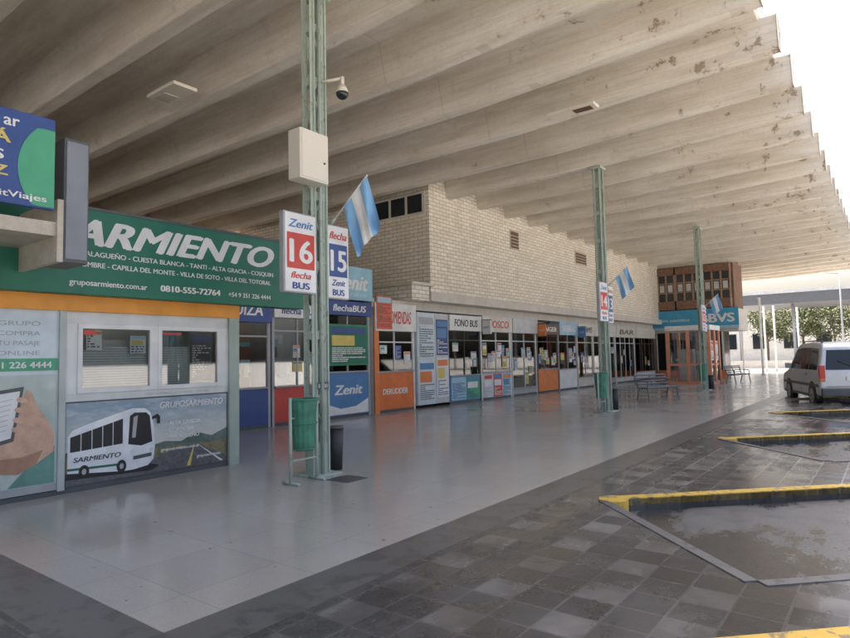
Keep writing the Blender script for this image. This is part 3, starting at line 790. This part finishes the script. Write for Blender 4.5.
# ------------------------------------------------------------------ van
def van(X, Y, heading):
    r = root('parked_van', (X, Y, -.13), heading)
    r.scale = (1.06, 1.06, 1.08)
    BODY = paint('silver_car_paint', (.6, .62, .64), .28, .05, 4, .3)
    W = .86
    def w(z): return W if z <= 1.0 else W-(z-1.0)*.2
    prof = [(0.02, .34), (0.0, .62), (0.02, 1.0), (.16, 1.66), (.32, 1.79), (1.2, 1.84), (2.5, 1.80), (2.78, 1.72), (3.55, 1.0), (4.2, .86), (4.36, .62), (4.34, .3)]
    vs = []
    n = len(prof)
    for s in (1, -1):
        for x, z in prof: vs.append((x, s*w(z), z))
    fs = [(i, i+1, n+i+1, n+i) for i in range(n-1)] + [(n-1, 0, n, 2*n-1)]
    low = [i for i, p in enumerate(prof) if p[1] <= 1.0]; up = [i for i, p in enumerate(prof) if p[1] >= 1.0]
    fs += [tuple(low), tuple(n+i for i in reversed(low)), tuple(up), tuple(n+i for i in reversed(up))]
    o = mesh(r, 'body', vs, fs, BODY)
    bm = bmesh.new(); bm.from_mesh(o.data); bmesh.ops.recalc_face_normals(bm, faces=bm.faces); bm.to_mesh(o.data); bm.free()
    md = o.modifiers.new('b', 'BEVEL'); md.width = .05; md.segments = 3; md.limit_method = 'ANGLE'; md.angle_limit = math.radians(20)
    def side(name, pts, mat, e=.006):
        for s in (1, -1):
            mesh(r, name, [(x, s*(w(z)+e), z) for x, z in pts], [tuple(range(len(pts)))], mat)
    side('side_window', [(.26, 1.05), (.38, 1.64), (1.08, 1.68), (1.08, 1.05)], DGLASS)
    side('side_window', [(1.13, 1.05), (1.13, 1.68), (2.02, 1.68), (2.02, 1.05)], DGLASS)
    side('side_window', [(2.07, 1.05), (2.07, 1.68), (2.66, 1.64), (3.25, 1.05)], DGLASS)
    side('side_moulding', [(.1, .58), (.1, .66), (4.2, .66), (4.2, .58)], DGREY, .012)
    side('sill', [(.1, .28), (.1, .36), (4.2, .36), (4.2, .28)], DGREY, .004)
    side('door_gap', [(1.08, .38), (1.08, 1.05), (1.1, 1.05), (1.1, .38)], BLACK, .004)
    side('door_gap', [(2.05, .38), (2.05, 1.05), (2.07, 1.05), (2.07, .38)], BLACK, .004)
    side('handle', [(1.2, .9), (1.2, .94), (1.4, .94), (1.4, .9)], DGREY, .02)
    def rx(z): return .02+(z-1.0)*.14/.66
    mesh(r, 'rear_window', [(rx(1.06)-.012, -.7, 1.06), (rx(1.06)-.012, .7, 1.06), (rx(1.6)-.012, .62, 1.6), (rx(1.6)-.012, -.62, 1.6)], [(0, 1, 2, 3)], DGLASS)
    cyl(r, 'rear_wiper', (rx(1.1)-.03, 0, 1.12), (rx(1.3)-.03, .4, 1.3), .008, BLACK, 6)
    box(r, 'rear_bumper', -.1, .1, -.84, .84, .34, .56, DGREY, .03)
    box(r, 'number_plate', -.02, -.005, -.22, .22, .76, .88, WHITE)
    box(r, 'tailgate_gap', -.006, .0, -.7, .7, .60, .612, BLACK)
    for s in (1, -1):
        box(r, 'tail_light', -.012, .1, s*.72, s*.862, .82, 1.18, RED, .01)
        box(r, 'indicator', -.015, .1, s*.722, s*.863, .74, .815, ORANGE, .01)
        box(r, 'headlight', 4.1, 4.33, s*.55, s*.84, .66, .82, WHITE, .02)
        box(r, 'mirror', 3.0, 3.12, s*.88, s*1.04, 1.05, 1.22, BODY, .02)
        cyl(r, 'roof_rail', (.5, s*.62, 1.87), (2.4, s*.62, 1.87), .018, DGREY, 8)
        for x in (.5, 2.4): box(r, 'rail_foot', x-.04, x+.04, s*.6, s*.64, 1.78, 1.87, DGREY)
        for x in (.8, 3.5):
            cyl(r, 'arch', (x, s*.70, .33), (x, s*.868, .33), .40, BLACK, 28)
            cyl(r, 'tyre', (x, s*.68, .32), (x, s*.885, .32), .32, BLACK, 28)
            cyl(r, 'rim', (x, s*.8, .32), (x, s*.892, .32), .20, GREY, 20)
            cyl(r, 'hub', (x, s*.8, .32), (x, s*.9, .32), .05, DGREY, 12)
            for q in range(5):
                t = q*2*math.pi/5
                cyl(r, 'rim_hole', (x+.13*math.cos(t), s*.8, .32+.13*math.sin(t)), (x+.13*math.cos(t), s*.895, .32+.13*math.sin(t)), .03, BLACK, 8)
    cyl(r, 'aerial', (2.6, 0, 1.8), (2.45, 0, 2.15), .006, BLACK, 6)
van(-.95, 21.7, math.radians(90+19))

# ------------------------------------------------------------------ far background
r = root('far_bus_shelter', (-5, 75, 0))
box(r, 'roof', -26, 40, 74, 84, 6.6, 7.9, col((.14, .145, .155)))
box(r, 'roof_edge', -26, 40, 73.9, 74, 7.7, 8.0, LGREY)
for i in range(12):
    x = -24+i*5.2
    cyl(r, 'post', (x, 75.5, -.13), (x, 75.5, 6.6), .14, GREY, 10)
r = root('far_white_building', (-10, 110, 0))
box(r, 'walls', -60, 5, 112, 125, -.13, 7, PLAST)
for i in range(14):
    box(r, 'window', -58+i*4.4, -56+i*4.4, 111.9, 112, 2, 4.5, DGLASS)
r = root('low_wall', (0, 66, 0))
box(r, 'wall', -30, -4, 66, 66.2, -.13, .7, PLAST)
LEAF = []
for i, c in enumerate(((.07, .10, .03), (.11, .14, .04), (.15, .14, .04))):
    LEAF.append(mat_worn('foliage_%d' % i, c, tuple(q*.6 for q in c), .5))
BARK = mat_worn('bark', (.12, .09, .06), (.07, .05, .035))
def tree(X, Y, H, seed):
    g = random.Random(seed)
    r = root('street_tree', (X, Y, -.13))
    P = [cylv((X, Y, -.13), (X+.1, Y, H*.45), .2, .12, 8)]
    cl = []
    for i in range(11):
        t = g.uniform(0, 6.28); e = Vector((X+math.cos(t)*H*.36*g.random(), Y+math.sin(t)*H*.36*g.random(), H*g.uniform(.48, .92)))
        P.append(cylv((X+.1, Y, H*.42), tuple(e), .07, .02, 6)); cl.append((e, H*g.uniform(.1, .19)))
    multi(r, 'trunk_and_limbs', P, BARK)
    vs = []; fs = []; fm = []
    for e, q in cl:
        for k in range(260):
            d = Vector((g.gauss(0, 1), g.gauss(0, 1), g.gauss(0, .8)))*q*.62
            p = e+d; a = Vector((g.uniform(-1, 1), g.uniform(-1, 1), g.uniform(-1, 1))).normalized()*.14
            b = a.orthogonal().normalized()*.1; n = len(vs)
            vs += [tuple(p-a), tuple(p+b), tuple(p+a), tuple(p-b)]; fs.append((n, n+1, n+2, n+3)); fm.append(g.choice((0, 1, 1, 2)))
    mesh(r, 'crown', vs, fs, LEAF, False, fm)
for i, (x, y, h) in enumerate(((-9, 88, 7.5), (-6, 92, 8), (-2.5, 86, 7), (-14, 96, 7), (1, 90, 7.5), (6, 95, 8))):
    tree(x, y, h, i)
def lamp_post(X, Y):
    r = root('street_lamp', (X, Y, 0))
    cyl(r, 'post', (X, Y, -.13), (X, Y, 8), .09, GREY, 10, .05)
    cyl(r, 'arm', (X, Y, 8), (X-1.4, Y, 8.3), .04, GREY, 8)
    box(r, 'head', X-2.0, X-1.3, Y-.12, Y+.12, 8.22, 8.36, DGREY, .03)
lamp_post(-3.4, 62)
for x, yv in ((-8.9, 50), (-8.3, 56), (-7.6, 56), (-6.4, 60), (-7.2, 47)):
    r = root('white_steel_post', (x, yv, 0))
    cyl(r, 'post', (x, yv, 0), (x, yv, 5.2), .07, WHITE, 10); box(r, 'base', x-.15, x+.15, yv-.15, yv+.15, 0, .03, GREY); cyl(r, 'cap', (x, yv, 5.2), (x, yv, 5.26), .09, WHITE, 10)

# ------------------------------------------------------------------ light
el = math.radians(62); az = math.atan2(-.75, .66)
S_ = Vector((math.sin(az)*math.cos(el), math.cos(az)*math.cos(el), math.sin(el)))
L = bpy.data.lights.new('sun', 'SUN'); L.energy = 5; L.angle = math.radians(.6); L.color = (1, .95, .87)
lo = bpy.data.objects.new('sun', L); scene.collection.objects.link(lo)
lo.rotation_euler = S_.to_track_quat('Z', 'Y').to_euler()
wd = bpy.data.worlds.new('World'); scene.world = wd; wd.use_nodes = True
nt = wd.node_tree; bg = nt.nodes['Background']
sk = nt.nodes.new('ShaderNodeTexSky'); sk.sky_type = 'NISHITA'; sk.sun_disc = False
sk.sun_elevation = el; sk.sun_rotation = az; sk.dust_density = 9; sk.air_density = .9; sk.ozone_density = .4
nt.links.new(sk.outputs[0], bg.inputs[0]); bg.inputs[1].default_value = .52

# ------------------------------------------------------------------ camera
cd = bpy.data.cameras.new('camera'); cam = bpy.data.objects.new('camera', cd); scene.collection.objects.link(cam)
cam.location = (0, 0, 1.6)
cam.rotation_euler = (math.radians(93.7), math.radians(1.2), math.radians(37.6))
cd.sensor_width = 36; cd.lens = 610/850*36; cd.clip_end = 3000; cd.clip_start = .05
scene.camera = cam
